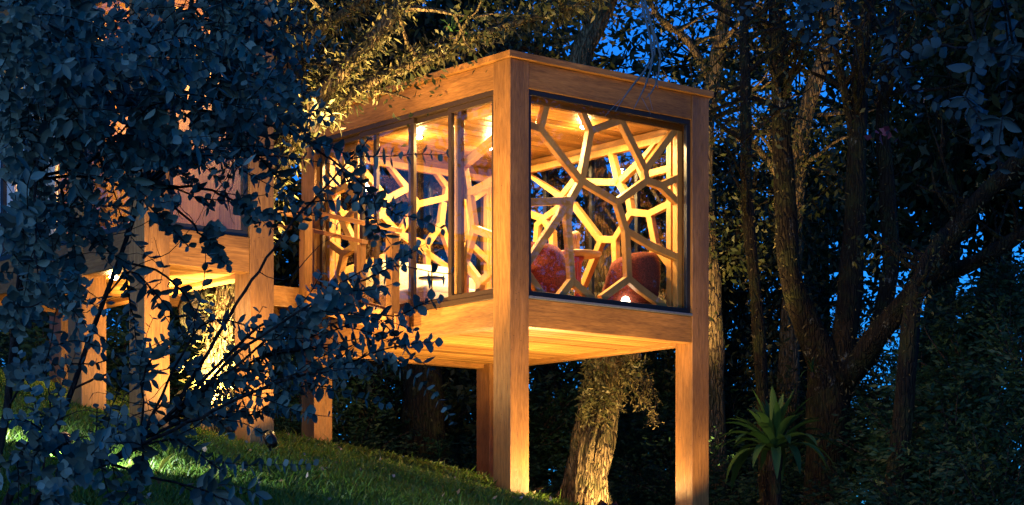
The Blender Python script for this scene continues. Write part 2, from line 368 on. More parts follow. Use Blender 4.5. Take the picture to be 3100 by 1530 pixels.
BACKR = [(1.49,5.8,1.33,5.21),(1.33,5.21,1.98,5.31),(1.33,5.21,0.96,5.4),(0.96,5.4,0.56,5.74),(0.96,5.4,0.87,5.23),(1.33,5.21,1.14,4.97),(3.3,5.77,2.47,5.18),(2.47,5.18,2.17,5.39),(2.17,5.39,1.98,5.31),(2.17,5.39,1.98,5.78),(2.47,5.18,2.54,5.03),(2.54,5.03,2.84,4.93),(2.84,4.93,3.17,5.05),(3.17,5.05,3.6,5.4),(3.17,5.05,3.98,4.7),(2.84,4.93,2.67,4.72),(2.84,4.93,2.97,4.86),(2.97,4.86,3.05,4.09),(3.05,4.09,3.98,3.8),(3.05,4.09,2.62,4.04),(2.67,4.72,2.62,4.04),(2.54,5.03,2.22,5.03),(2.22,5.03,1.7,4.51),(1.7,4.51,1.41,4.47),(1.41,4.47,1.09,4.79),(1.09,4.79,0.75,4.72),(1.09,4.79,1.14,4.97),(0.75,4.72,0.36,4.8),(0.75,4.72,0.64,4.31),(0.64,4.31,0.87,3.85),(0.87,3.85,0.8,3.4),(0.64,4.31,0.36,4.01),(1.41,4.47,1.38,3.91),(1.38,3.91,0.87,3.85),(1.38,3.91,1.5,3.4),(1.67,4.49,2.06,3.91),(2.06,3.91,1.9,3.4),(2.06,3.91,2.62,4.04),(0.87,5.23,0.36,5.25)]
BACKL = [(1.16,5.78,1.51,5.35),(1.97,5.79,2.2,5.45),(1.51,5.35,1.68,5.15),(2.2,5.45,2.18,5.3),(1.68,5.15,2.18,5.3),(1.68,5.15,1.37,4.71),(2.18,5.3,2.54,5.26),(2.54,5.26,2.9,5.5),(2.54,5.26,2.6,4.7),(2.6,4.7,2.27,4.53),(2.6,4.7,2.9,4.5),(1.37,4.71,1.84,4.61),(1.84,4.61,2.09,4.92),(2.09,4.92,2.13,5.2),(1.37,4.71,2.2,4.33),(2.09,4.92,2.27,4.53),(1.37,4.71,1.16,4.39),(1.51,5.35,1.16,5.16),(1.16,5.16,0.81,5.47),(0.81,5.47,0.4,5.5),(1.16,5.16,1.07,4.94),(1.07,4.94,0.81,4.82),(0.81,4.82,0.4,4.9),(1.07,4.94,1.37,4.71),(1.84,4.61,1.86,4.28),(1.86,4.28,1.6,3.7),(1.16,4.39,1.25,3.7),(1.16,4.39,.4,4.1),(2.2,4.33,2.3,3.7),(2.2,4.33,2.9,4.0)]
LEFTN = [(1.24,5.04,0.42,5.36),(1.16,5.04,1.08,4.71),(1.08,4.71,1.29,4.86),(1.08,4.71,0.40,4.84),(1.04,4.7,0.95,4.27),(0.95,4.27,0.42,4.08),(0.95,4.27,1.14,3.89),(1.14,3.89,1.29,3.88),(1.14,3.89,0.84,3.61),(0.84,3.61,0.42,3.78),(0.84,3.61,0.86,3.43),(1.14,3.89,1.16,3.45)]
LEFTF = [(4.02,5.12,3.69,4.7),(3.69,4.7,3.43,4.36),(3.69,4.7,3.37,4.86),(3.43,4.36,3.69,4.29),(3.69,4.29,4.02,4.47),(3.69,4.29,3.81,4.01),(3.81,4.01,3.37,3.66),(3.81,4.01,4.04,3.89),(3.37,5.7,3.69,5.52),(3.69,5.52,4.02,5.69),(3.69,5.52,3.63,5.17),(3.63,5.17,4.02,5.12),(3.63,5.17,3.37,4.97)]
def lattice(par, bars, axis, c, u0, u1, z0, z1, th=.085, w=.090):
    h = empty('lattice_screen', (0, 0, 0), 0, par)
    def prism(nm, q, t0, t1):                       # q: four (u,z) corners counter-clockwise
        pts = [((u, c+t, z) if axis == 1 else (c+t, u, z)) for t in (t0, t1) for u, z in q]
        MB().hexa(pts).build(nm, LAT, h, bevel=.004)
    fw = .085
    for q in (((u0,z0),(u1,z0),(u1,z0+fw),(u0,z0+fw)), ((u0,z1-fw),(u1,z1-fw),(u1,z1),(u0,z1)), ((u0,z0+fw),(u0+fw,z0+fw),(u0+fw,z1-fw),(u0,z1-fw)), ((u1-fw,z0+fw),(u1,z0+fw),(u1,z1-fw),(u1-fw,z1-fw))):
        prism('frame', q, 0, th)
    for i, (ua, za, ub, zb) in enumerate(bars):
        d = Vector((ub-ua, zb-za)); 
        if d.length < .03: continue
        d.normalize(); n = Vector((-d.y, d.x))*w/2; e = d*.03
        cl = lambda u, z: (min(max(u, u0+.006), u1-.006), min(max(z, z0+.006), z1-.006))
        A = Vector((ua, za))-e; B = Vector((ub, zb))+e; k = .0012*(1+i % 5)
        prism('bar', [cl(*(A-n)), cl(*(B-n)), cl(*(B+n)), cl(*(A+n))], k, th-k)
lattice(cab, RIGHT, 1, .175, .295, LA-.30, 3.375, 5.80)
lattice(cab, LEFTN, 0, .185, .325, 1.30, 3.40, 5.69)
lattice(cab, LEFTF, 0, .185, 3.33, 4.05, 3.40, 5.69)
lattice(cab, BACKL, 1, LB-.36, .30, LA-.30, 3.375, 5.68)
lattice(cab, BACKR, 0, LA-.36, .32, LB-.31, 3.375, 5.68)

# ------------------------------------------------------------------ lamps
def lamp_light(name, kind, loc, energy, parent, col=WARM, size=.04, spot=None, aim=None, blend=.6):
    d = bpy.data.lights.new(name, kind); d.energy = energy*1.3; d.color = col; d.shadow_soft_size = size
    o = bpy.data.objects.new(name, d); COL.objects.link(o); o.parent = parent; o.location = loc
    if spot: d.spot_size = math.radians(spot); d.spot_blend = blend
    if aim is not None: o.rotation_euler = Vector(aim).to_track_quat('-Z', 'Y').to_euler()
    return o
def ceiling_lamp(pos, energy, label, group, rz=TH, col=WARM, bulb=BULB, zoff=.0):
    e = empty('ceiling_spotlight', pos, rz)
    tag(e, label, 'ceiling lamp', group)
    MB().lathe([(.075, -.004), (.075, 0), (.06, .006)], n=20).build('collar', METAL, e, True)
    MB().lathe([(.004, -.036), (.030, -.033), (.046, -.020), (.052, -.004)], n=20).build('bulb', bulb, e, True)
    lamp_light('lamp_glow', 'SPOT', (0, 0, -.045), energy, e, col, .05, 172, (0, 0, -1), .3)
    lamp_light('lamp_glow', 'POINT', (0, 0, -.14), energy*.11, e, col, .06)
CABIN_W = 350
for a, b, w_ in ((.885, 2.95, 'above the bed beside the sliding doors'), (2.03, 2.87, 'above the striped cushion end of the bed'), (2.125, 1.10, 'above the armchairs behind the lattice window'), (.90, 1.10, 'hidden behind the corner post of the cabin')):
    ceiling_lamp(CL(a, b, 5.797), CABIN_W, 'small bright ceiling spotlight '+w_, 'spotlights in the cabin ceiling')
fl = empty('floor_lamp', CL(2.20, .40, 3.36), TH)
tag(fl, 'small glowing lamp on the cabin floor beside the red armchair', 'lamp')
MB().lathe([(.07, 0), (.07, .02), (.025, .035)], n=20).build('base', METAL, fl, True)
MB().lathe([(.03, .036), (.055, .08), (.06, .14), (.04, .19), (.005, .205)], n=20).build('globe', emis('globe_glow', (1, .85, .6), 14), fl, True)
lamp_light('lamp_glow', 'POINT', (0, 0, .30), 10, fl, WARM, .06)

def ground_spot(loc, aim, energy, label, cone=80, col=WARM, bulb=BULB, group='ground spotlights on the lawn'):
    loc = Vector(loc); e = empty('ground_spotlight', loc, 0); tag(e, label, 'spotlight', group)
    d = (Vector(aim)-loc-Vector((0, 0, .16))).normalized(); q = d.to_track_quat('Z', 'Y')
    MB().tube([(0,0,-.12), (0,0,.12)], [.012, .012], 8).build('stake', METAL, e)
    h = MB().lathe([(.02, -.09), (.05, -.08), (.06, -.02), (.062, .05), (.056, .05), (.05, .035)], n=20).build('housing', METAL, e, True)
    h.location = (0, 0, .16); h.rotation_mode = 'QUATERNION'; h.rotation_quaternion = q
    l = MB().lathe([(.001, .036), (.048, .0365), (.048, .041), (.001, .0415)], n=20).build('lens', bulb, h)
    lamp_light('lamp_glow', 'SPOT', Vector((0, 0, .16))+d*.09, energy, e, col, .045, cone, d)

# ------------------------------------------------------------------ furniture in the cabin
def armchair(a, b, rz, label, s=1.0):
    e = empty('armchair', CL(a, b, 3.36), TH+rz); tag(e, label, 'armchair')
    def shell(name, prof, a0, a1, n=22, th=.11):
        V = []; Fc = []; m = len(prof)
        for i in range(n+1):
            t = a0+(a1-a0)*i/n; ef = math.sin(math.pi*i/n)**.35
            for r, z in prof:
                V.append((r*math.cos(t)*s, r*math.sin(t)*s, (.12+(z-.12)*(.55+.45*ef))*s))
        for i in range(n):
            for k in range(m): Fc.append((i*m+k, i*m+(k+1) % m, (i+1)*m+(k+1) % m, (i+1)*m+k))
        Fc.append(tuple(reversed(range(m)))); Fc.append(tuple(n*m+k for k in range(m)))
        mb = MB(); mb.v = V; mb.f = Fc; return mb.build(name, RED, e, True)
    prof = [(.30,.14),(.36,.14),(.40,.30),(.42,.50),(.41,.68),(.37,.78),(.31,.79),(.27,.70),(.28,.50),(.27,.30)]
    shell('backrest', prof, math.radians(-115), math.radians(115))
    MB().lathe([(.05,.10),(.27,.10),(.31,.16),(.32,.34),(.29,.41),(.22,.44),(.02,.45)], n=28).build('seat_cushion', RED, e, True)
    MB().lathe([(.22,0),(.22,.02),(.05,.04),(.05,.10)], n=24).build('swivel_base', METAL, e, True)
armchair(2.47, .66, math.radians(-60), 'rust red rounded armchair beside the glowing floor lamp')
armchair(1.12, .92, math.radians(-135), 'rust red rounded armchair with its back to the corner post')
tb = empty('pedestal_table', CL(1.76, .80, 3.36), TH); tag(tb, 'small round pedestal table with red stem between two armchairs', 'table')
MB().lathe([(.02,.70),(.26,.705),(.295,.72),(.30,.735),(.295,.75),(.02,.752)], n=36).build('table_top', TURN, tb, True)
MB().lathe([(.09,.035),(.06,.10),(.042,.25),(.04,.45),(.05,.62),(.085,.70)], n=24).build('stem', REDL, tb, True)
MB().lathe([(.20,0),(.20,.02),(.09,.036)], n=28).build('base', REDL, tb, True)
ty = MB().lathe([(.01,0),(.13,.0),(.14,.012),(.135,.018),(.12,.010),(.01,.009)], n=28).build('tray', WHITE, None, True)
ty.location = CL(1.70, .80, 4.1125); tag(ty, 'round pale tray on the pedestal table under two vases', 'tray')
for i, (da, s) in enumerate(((-.065, .9), (.05, 1.02))):
    v = MB().lathe([(.05*s,0),(.056*s,.02),(.05*s,.08*s),(.05*s,.13*s),(.062*s,.18*s),(.058*s,.225*s),(.035*s,.25*s),(.004,.26*s)], n=22).build('vase', TURN, None, True)
    v.location = CL(1.70+da*.8, .80+da*.4, 4.1235)
    tag(v, ('shorter' if i == 0 else 'taller') + ' rounded wooden vase on the pedestal table tray', 'vase')
bed = empty('bed', CL(1.55, 3.02, 3.36), TH); tag(bed, 'low bed with bright white linen by the sliding doors', 'bed')
def soft(name, x0, x1, y0, y1, z0, z1, mat, par, bev=.05, loc=(0,0,0), rot=(0,0,0)):
    o = MB().box(x0, x1, y0, y1, z0, z1).build(name, mat, par); m = o.modifiers.new('soft', 'BEVEL'); m.width = bev; m.segments = 4
    o.location = loc; o.rotation_euler = rot
    o.data.polygons.foreach_set('use_smooth', [True]*len(o.data.polygons)); return o
MB().box(-1.02, 1.02, -.72, .70, .0, .16).build('bed_base', WX, bed, bevel=.01)
soft('mattress', -1.0, 1.0, -.70, .68, .162, .40, WHITE, bed, .06)
soft('blanket', -1.005, .55, -.705, .685, .30, .425, WHITE, bed, .05)
soft('headboard', -1.0, 1.0, .702, .80, .05, .82, CREAM, bed, .04)
def cushion(a, b, z, sx, sy, sz, mat, label, rz=0, tilt=0):
    V = []; Fc = []; n = 14; g = np.linspace(-1, 1, n)
    for sgn in (1, -1):
        for u in g:
            for v in g:
                k = (1-abs(u)**4)*(1-abs(v)**4)
                V.append((sx*u*(1-.06*(1-abs(v)**2)*0), sy*v, sgn*sz*max(k, 0)**.5))
    for s_ in range(2):
        for i in range(n-1):
            for j in range(n-1):
                q = [s_*n*n+i*n+j, s_*n*n+(i+1)*n+j, s_*n*n+(i+1)*n+j+1, s_*n*n+i*n+j+1]
                Fc.append(tuple(q if s_ == 0 else reversed(q)))
    mb = MB(); mb.v = V; mb.f = Fc; o = mb.build('cushion', mat, None, True)
    o.location = CL(a, b, z); o.rotation_euler = (tilt, 0, TH+rz); tag(o, label, 'cushion'); return o
def stripes():
    m, t, b = new_mat('striped_cotton'); w = tex(t, 'ShaderNodeTexWave', 7, 'Object', (1, 1, 1))
    t.links.new(ramp(t, w.outputs[0], [(.45, (.75,.70,.50)), (.55, (.30,.32,.08))]), b.inputs['Base Color']); b.inputs['Roughness'].default_value = .9; return m
cushion(.86, 3.42, 4.02, .30, .24, .09, CREAM, 'cream nubby cushion propped on the bed', 0, math.radians(68))
cushion(1.55, 3.46, 4.02, .33, .24, .10, WHITE, 'plain white cushion propped on the bed', 0, math.radians(70))
cushion(2.20, 2.70, 3.98, .26, .22, .09, stripes(), 'striped yellow green cushion on the bed end', .3, math.radians(60))
st = empty('side_stand', CL(.47, 2.12, 3.36), TH); tag(st, 'thin metal stand with a small round tray beside the bed', 'side table')
MB().lathe([(.13,0),(.13,.012),(.012,.02)], n=24).build('base', METAL, st, True)
MB().lathe([(.009,.02),(.009,.64),(.016,.645),(.016,.67),(.004,.675)], n=12).build('pole', METAL, st, True)
MB().lathe([(.012,.45),(.17,.452),(.175,.46),(.17,.468),(.012,.47)], n=30).build('tray_top', METAL, st, True)

# ------------------------------------------------------------------ ramp and footbridge
rp = empty('access_ramp', CC, TH); tag(rp, 'sloping timber ramp with handrails along the sliding doors', 'ramp')
def beam(name, p, q, w, h, mat, par, bev=.004):      # sloping rectangular bar, p,q centre of top edge
    p, q = Vector(p), Vector(q); d = (q-p); s = Vector((-d.y, d.x, 0)).normalized()*w/2; dn = Vector((0, 0, -h))
    return MB().hexa([p-s+dn, q-s+dn, q+s+dn, p+s+dn, p-s, q-s, q+s, p+s]).build(name, mat, par, bevel=bev)
sl = .25
def rz(b, z0=3.25): return z0+sl*(b-1.6)
RA, RB = -.45, -.06                                  # outer and inner edge
beam('stringer', (RA, 1.60, rz(1.6)), (RA, 3.60, rz(3.6)), .06, .25, REDW, rp)
beam('stringer', (RB, 1.92, rz(1.92)), (RB, 3.60, rz(3.6)), .05, .25, REDW, rp)
for i in range(12):
    b0 = 1.93+i*.138; q = []
    for dz in (-.07, -.03):
        for x, y in ((RA+.032, b0), (RB-.027, b0), (RB-.027, b0+.13), (RA+.032, b0+.13)): q.append((x, y, rz(y)+dz))
    MB().hexa(q).build('deck_board', WX, rp, bevel=.003)
MB().box(RA-.06, RA+.06, 1.64, 1.77, 3.02, 4.235).build('post', WZ, rp, bevel=.005)
MB().box(RA-.06, RA+.06, 3.52, 3.65, 3.45, 4.70).build('post', WZ, rp, bevel=.005)
MB().box(RB-.04, RB+.04, 2.86, 2.95, 3.45, 4.285).build('post', WZ, rp, bevel=.005)
beam('handrail', (RA, 1.58, 4.29), (RA, 3.80, 4.845), .10, .055, REDW, rp)
beam('handrail', (RB, 2.82, 4.335), (RB, 4.12, 4.66), .09, .05, REDW, rp)
br = empty('footbridge', CC, TH); tag(br, 'level timber footbridge joining the ramp to the taller house', 'footbridge')
MB().box(-3.55, -.02, 3.66, 3.72, 3.52, 3.78).build('stringer', WX, br, bevel=.004)
MB().box(-3.55, -.02, 4.54, 4.60, 3.52, 3.78).build('stringer', WX, br, bevel=.004)
for i in range(24):
    MB().box(-3.55+i*.147, -3.55+i*.147+.14, 3.725, 4.535, 3.70, 3.74).build('deck_board', WY, br, bevel=.003)
beam('handrail', (-3.5, 3.69, 4.74), (-.53, 3.69, 4.74), .09, .05, REDW, br)
beam('handrail', (-3.5, 4.57, 4.74), (-.03, 4.57, 4.74), .09, .05, REDW, br)
for x in (-2.1, -.95): MB().box(x-.04, x+.04, 4.53, 4.61, 3.78, 4.70).build('post', WZ, br, bevel=.004)
MB().box(-2.14, -2.06, 3.65, 3.73, 3.78, 4.70).build('post', WZ, br, bevel=.004)

# ------------------------------------------------------------------ taller house behind the leaves
C2 = Vector((-3.65, 21.2, 0)); A2, B2 = 1.53, 4.4
def HL(a, b, z=0): return C2 + RV*a + LV*b + Vector((0, 0, z))
def gh(a, b): p = HL(a, b); return G(p.x, p.y)
ho = empty('house', C2, TH); tag(ho, 'taller timber house on posts half hidden behind blue grey leaves', 'house')
for x0, y0 in ((0, 0), (A2-.29, 0), (0, 1.29), (0, B2-.30), (A2-.29, B2-.30)):
    post(x0, x0+.29, y0, y0+.30, 6.55, ho, gh)
for z0, z1, nm in ((3.177, 3.545, 'floor_beam'), (6.02, 6.40, 'head_beam')):
    MB().box(.291, A2-.291, .013, .17, z0, z1).build(nm, WX, ho, bevel=.008)
    MB().box(.291, A2-.291, B2-.17, B2-.013, z0, z1).build(nm, WX, ho, bevel=.008)
    for y0, y1 in ((.301, 1.289), (1.591, B2-.301)): MB().box(.013, .17, y0, y1, z0, z1).build(nm, WY, ho, bevel=.008)
    MB().box(A2-.17, A2-.013, .301, B2-.301, z0, z1).build(nm, WY, ho, bevel=.008)
MB().box(-.3, A2+.3, -.3, B2+.3, 6.552, 6.66).build('roof', WX, ho, bevel=.01)
boards('plank', PX, ho, .171, A2-.171, .302, B2-.302, 3.23, 3.25, .11, 'soffit')
boards('plank', PX, ho, .171, A2-.171, .171, B2-.171, 6.00, 6.02, .12, 'ceiling')
MB().box(.171, A2-.171, .171, B2-.171, 3.26, 3.56).build('floor', WX, ho)
window('window', ho, 1, .035, .292, A2-.292, 3.55, 6.015, .06, .055, ALU)
window('window', ho, 0, .035, .302, 1.288, 3.55, 6.015, .06, .055, ALU)
window('window', ho, 0, .035, 1.592, B2-.302, 3.55, 6.015, .06, .055, ALU, (2.4, 3.2))
hw = empty('inner_wall', (0, 0, 0), 0, ho)
for i in range(9):
    MB().box(A2-.20, A2-.172, .32+i*.42, .32+i*.42+.415, 3.562, 5.995).build('panel', WZ, hw, bevel=.003)
MB().box(.20, A2-.21, B2-.22, B2-.18, 3.562, 5.995).build('end_wall', PLASTER, ho)
for k in range(2):
    cu = MB(); n = 60; y0 = 2.3+k*.95
    for i in range(n+1):
        y = y0+.75*i/n; x = .22+.025*math.sin(i*1.1)
        cu.v += [(x, y, 3.58), (x+.006, y, 3.58), (x+.006, y, 5.9), (x, y, 5.9)]
    for i in range(n):
        for j in range(4): cu.f.append((i*4+j, i*4+(j+1) % 4, i*4+4+(j+1) % 4, i*4+4+j))
    o = cu.build('curtain', CURT, None, True); o.location = C2; o.rotation_euler = (0, 0, TH)
    tag(o, 'white pleated curtain hanging inside the taller house window', 'curtain', 'curtains in the taller house')
ceiling_lamp(HL(.75, 1.0, 5.997), 240, 'ceiling spotlight of the taller house near its corner post', 'spotlights in the house ceiling')
ceiling_lamp(HL(.75, 2.9, 5.997), 300, 'ceiling spotlight of the taller house above its white curtains', 'spotlights in the house ceiling')
ceiling_lamp(HL(.46, 1.44, 3.227), 130, 'bright spotlight under the floor of the taller house', 'spotlight under the house')

# ------------------------------------------------------------------ ground spotlights (most read from light on trunks, posts and soffit; some added fill)
def on_ground(px, Y, dz=0): X = (px-1550)/F*Y; return Vector((X, Y, G(X, Y)+dz))
ground_spot(on_ground(575, 22.75), P(880, 500, 24.6), 3200, 'glaring ground spotlight at the foot of the mossy trunk', 100)
ground_spot(CL(1.9, 1.7, gl(1.9, 1.7)), CL(1.5, 1.9, 3), 750, 'ground spotlight aimed up at the cabin soffit', 150)
ground_spot(on_ground(1905, 30.6), P(1810, 1200, 31.5), 800, 'ground spotlight at the foot of the leaning trunk', 80)
ground_spot(on_ground(190, 14.5), P(620, 1180, 21), 500, 'white ground spotlight shining across the lawn', 110, (.9, .97, 1.0), BULBW)
ground_spot(on_ground(1500, 15.5), CL(.9, .5, 4.6), 850, 'ground spotlight on the lower lawn aimed at the cabin corner', 38)
ground_spot(on_ground(2120, 31.0), P(2160, 450, 33.5), 4500, 'ground spotlight aimed up into the trees beside the cabin', 44)
ground_spot(HL(.7, -1.2, gh(.7, -1.2)), HL(.8, .3, 3.5), 650, 'ground spotlight below the taller house', 110)

ground_spot(CL(.95, -.75, gl(.95, -.75)), CL(.3, 0, 2.9), 520, 'ground spotlight beside the corner post of the cabin', 140)
ground_spot(CL(2.45, -1.1, gl(2.45, -1.1)), CL(2.3, 0, 3.6), 240, 'added fill spotlight below the big lattice window', 110)  # added lamp, grazes the right part of the window wall with light
ground_spot(CL(-2.2, 2.6, gl(-2.2, 2.6)), CL(-.02, 1.6, 4.4), 620, 'added fill spotlight hidden on the lawn below the sliding doors', 110)  # added lamp, kept behind the leaves, brightens the door side
ground_spot(on_ground(705, 22.9), P(1000, 250, 24.1), 7500, 'added second spotlight brightening the mossy limbs', 34)  # second lamp added only to make the limbs brighter
ground_spot(CL(2.35, 1.0, gl(2.35, 1.0)), CL(3.0, .3, 2.2), 200, 'ground spotlight below the window side post of the cabin', 110)
# ------------------------------------------------------------------ trees
def sub_branches(mb, path, n, length, r0, seed, up=.4, levels=2, start=.3):
    """side branches off a path (x,y,z,r); returns tip points with directions"""
    R_ = np.random.default_rng(seed); tips = []
    def rec(p, d, L, r, lev):
        k = max(3, int(L/.22)); pts = [p]; q = p.copy(); dd = d.copy()
        for i in range(k):
            dd = unit(dd + R_.normal(size=3)*.16 + np.array([0, 0, .03*up])); q = q+dd*L/k; pts.append(q.copy())
            if lev > 0 and i > 0 and R_.random() < .55: rec(q.copy(), unit(dd+R_.normal(size=3)*.75), L*R_.uniform(.35, .6), r*.5, lev-1)
            if lev == 0 or i >= k-2: tips.append((q.copy(), dd.copy()))
        mb.tube(pts, [r*(1-.8*i/k) for i in range(k+1)], 5)
    for i in range(n):
        t = start+(1-start)*R_.random(); j = int(t*(len(path)-1)); a = R_.random()*6.283
        rec(path[j, :3].copy(), unit(np.array([math.cos(a), math.sin(a), R_.normal()*.25+up])), length*R_.uniform(.6, 1.2), min(r0, path[j, 3]*.6), levels)
    return tips
def scatter(tips, per, sd, R_=rng):
    P_ = np.repeat(np.array([t[0] for t in tips]), per, 0); D_ = np.repeat(np.array([t[1] for t in tips]), per, 0)
    return P_+R_.normal(size=P_.shape)*sd, D_
def along(path, n, off, R_=rng):                     # points hugging a limb
    j = R_.integers(0, len(path), n); d = unit(R_.normal(size=(n, 3)))
    return path[j, :3]+d*(path[j, 3][:, None]*1.0+off*np.abs(R_.normal(size=n))[:, None]), d
def tree(name, label, paths, mat, seed, group=None, crown=None, side=None, leaf=FOL, leaf_size=.12, per=6, sd=.25, n=12, rough=.18, ridge=.14, epi=0, epi_mat=EPI, epi_size=.09, epi_off=.06, aspect=.45):
    pts = [px_path(p) for p in paths]; b0 = Vector(pts[0][0, :3])
    e = empty(name, (b0.x, b0.y, b0.z)); tag(e, label, 'tree', group)
    mb = MB()
    for i, p in enumerate(pts): mb.tube(p[:, :3]-np.array(b0), p[:, 3], n if i == 0 else max(7, n-4), rough, seed+i*3.1, ridge)
    tips = []
    if side:
        mb2 = MB()
        for i, sdz in enumerate(side):
            idxp, cnt, L, st_ = sdz; tips += sub_branches(mb2, pts[idxp]-np.array([*b0, 0]), cnt, L, .05, seed*10+i, .45, 2, st_)
        tag(mb2.build('branches', mat, e), kind='stuff')
    mb.build('trunk', mat, e, True)
    if tips:
        C, D = scatter(tips, per, sd); leaf_cloud('crown', C, leaf_size, leaf, e, aspect, kind='stuff')
    if epi:
        C = []; A = []
        for p in pts:
            ln = int(epi*len(p)); c, d = along(p-np.array([*b0, 0]), ln, epi_off); C.append(c); A.append(d)
        leaf_cloud('epiphytes', np.vstack(C), epi_size, epi_mat, e, .28, kind='stuff', axis=np.vstack(A)-np.array([0, 0, .35]), spread=1.3)
    return e
# mossy tree between the two houses, lit from below
T0 = tree('mossy_tree', 'moss covered tree lit from below between the two timber houses',
     [[(632,1320,23.6,.24),(640,1270,23.6,.20),(672,1020,23.6,.17),(705,850,23.7,.15),(790,600,23.9,.15),(862,420,24.1,.14),(884,200,24.3,.12),(878,-60,24.5,.11),(870,-300,24.6,.09)],
      [(862,440,24.1,.11),(950,310,24.0,.10),(1060,190,24.0,.09),(1223,0,24.2,.07),(1330,-150,24.3,.05)],
      [(868,410,24.1,.09),(1000,335,24.3,.08),(1092,262,24.6,.07),(1300,172,25.0,.055),(1480,96,25.2,.045),(1707,30,25.4,.03),(1830,-30,25.6,.02)],
      [(882,150,24.3,.07),(1010,60,24.2,.055),(1180,-50,24.3,.04)],
      [(884,120,24.3,.07),(800,0,24.2,.05),(700,-120,24.3,.04)]],
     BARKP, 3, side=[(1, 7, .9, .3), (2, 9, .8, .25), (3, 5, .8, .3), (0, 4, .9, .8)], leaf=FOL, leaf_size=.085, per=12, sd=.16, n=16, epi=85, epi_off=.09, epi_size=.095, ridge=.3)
bl_ = MB(); bl_.lathe([(.02,-.30),(.16,-.26),(.26,-.12),(.29,.05),(.25,.22),(.14,.33),(.02,.36)], n=24)
for i, v in enumerate(bl_.v):
    q = Vector(v); bl_.v[i] = tuple(q*(1+.14*noise.noise(q*7)))
o = bl_.build('burl', BARK, T0, True); o.location = P(618, 945, 23.9) - T0.location
# leaning lit tree behind the cabin
T6 = tree('leaning_tree', 'leaning bark trunk lit from below and seen under the cabin floor',
     [[(1755,1680,31.5,.48),(1768,1560,31.5,.38),(1785,1400,31.5,.31),(1828,1180,31.5,.27),(1852,1060,31.5,.25),(1812,650,31.7,.20),(1768,300,31.8,.15),(1756,180,31.8,.14),(1800,80,31.9,.13),(1850,-20,32,.12),(1930,-200,32.2,.10)],
      [(1840,1130,31.4,.12),(1890,1090,31.2,.09),(1940,1080,31.0,.04)],
      [(1800,80,31.9,.07),(1700,0,31.6,.05),(1600,-60,31.4,.04)]],
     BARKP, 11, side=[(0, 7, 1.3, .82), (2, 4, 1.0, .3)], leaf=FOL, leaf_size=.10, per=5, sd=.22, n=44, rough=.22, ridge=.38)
def part_leaves(par, name, C, size, mat, aspect, axis=None, spread=1.0):
    return leaf_cloud(name, np.asarray(C)-np.array(par.location), size, mat, par, aspect, kind='stuff', axis=axis, spread=spread)
C = []
for i in range(1300):
    t = rng.random(); c = P(1775+190*rng.random()**1.2*(.4+.6*t)-20*(1-t), 1080+190*(1-t)+20*rng.normal(), 31.2+.25*rng.normal()); C.append(c)
part_leaves(T6, 'epiphytes', C, .11, EPI, .3)
mb = MB(); C = []; A = []
for i in range(16):
    p = P(1850+120*rng.random(), 1120+60*rng.random(), 30.9+.3*rng.random()); L = .3+.55*rng.random(); k = 7; pts = []
    for j in range(k): pts.append(p+Vector((.06*math.sin(j*.8+i)+.02*j, 0, -L*j/k)))
    mb.tube([q-T6.location for q in pts], [.008]*k, 4)
    for q in pts:
        for _ in range(7): C.append(q+Vector(rng.normal(size=3)*.02)); A.append(rng.normal(size=3)+np.array([0,0,-.6]))
mb.build('hanging_roots', TWIG, T6); part_leaves(T6, 'hanging_moss', C, .06, MOSSB, .35, np.array(A))
# other trunks
tree('shaded_tree', 'dark shaded trunk standing behind the cabin posts',
     [[(1300,1500,34,.40),(1290,1400,34,.36),(1275,1100,34,.31),(1245,600,34.3,.27),(1230,100,34.6,.22),(1220,-250,34.8,.18)]], BARKL, 21, side=[(0, 12, 2.2, .55)], leaf_size=.14, per=7, sd=.3, n=16, epi=7)
tree('slender_tree', 'slender dark trunk rising just beyond the cabin corner',
     [[(2325,1560,30,.10),(2312,1280,30,.095),(2296,1000,30,.09),(2262,600,30,.08),(2258,380,30,.075),(2250,0,30.2,.065),(2230,-250,30.3,.05)]], BARK, 31, side=[(0, 16, 1.3, .45)], leaf=FOL, leaf_size=.10, per=6, sd=.2, n=12, epi=14, epi_mat=MOSSB, epi_size=.07, epi_off=.03)
tree('forked_tree', 'big forked trunk with white lichen patches and many mossy limbs',
     [[(2490,1640,32,.36),(2500,1500,32,.31),(2506,1250,32,.30),(2500,1120,32,.27),(2452,1000,31.9,.20),(2392,820,31.8,.17),(2372,500,31.7,.15),(2362,250,31.7,.135),(2350,0,31.8,.12),(2340,-250,32,.10)],
      [(2520,1260,32,.24),(2548,1080,32,.20),(2572,880,32,.185),(2588,660,32,.16),(2598,300,32,.13),(2610,150,32,.11),(2640,-40,32.1,.09),(2660,-250,32.2,.08)],
      [(2540,1180,32.2,.16),(2640,1050,32.4,.15),(2694,820,32.5,.13),(2686,560,32.6,.12),(2672,350,32.7,.10),(2700,100,32.8,.08),(2740,-200,33,.06)],
      [(2560,1150,31.8,.18),(2660,1010,31.4,.17),(2790,850,31.0,.15),(2930,640,30.6,.13),(3100,470,30.2,.11),(3260,330,30,.09)],
      [(2660,1010,31.5,.13),(2820,850,31.6,.12),(2960,790,31.5,.11),(3110,700,31.4,.09),(3260,640,31.3,.07)],
      [(2585,420,32,.07),(2540,200,31.8,.06),(2500,60,31.6,.05),(2470,-150,31.5,.04)]],
     BARKL, 41, side=[(0, 8, 1.5, .6), (1, 10, 1.5, .6), (2, 8, 1.3, .6), (3, 6, 1.0, .4), (4, 6, .9, .4), (5, 8, 1.0, .3)], leaf=FOL, leaf_size=.085, per=2, sd=.16, n=18, epi=14, epi_mat=MOSSB, epi_off=.035, epi_size=.07)
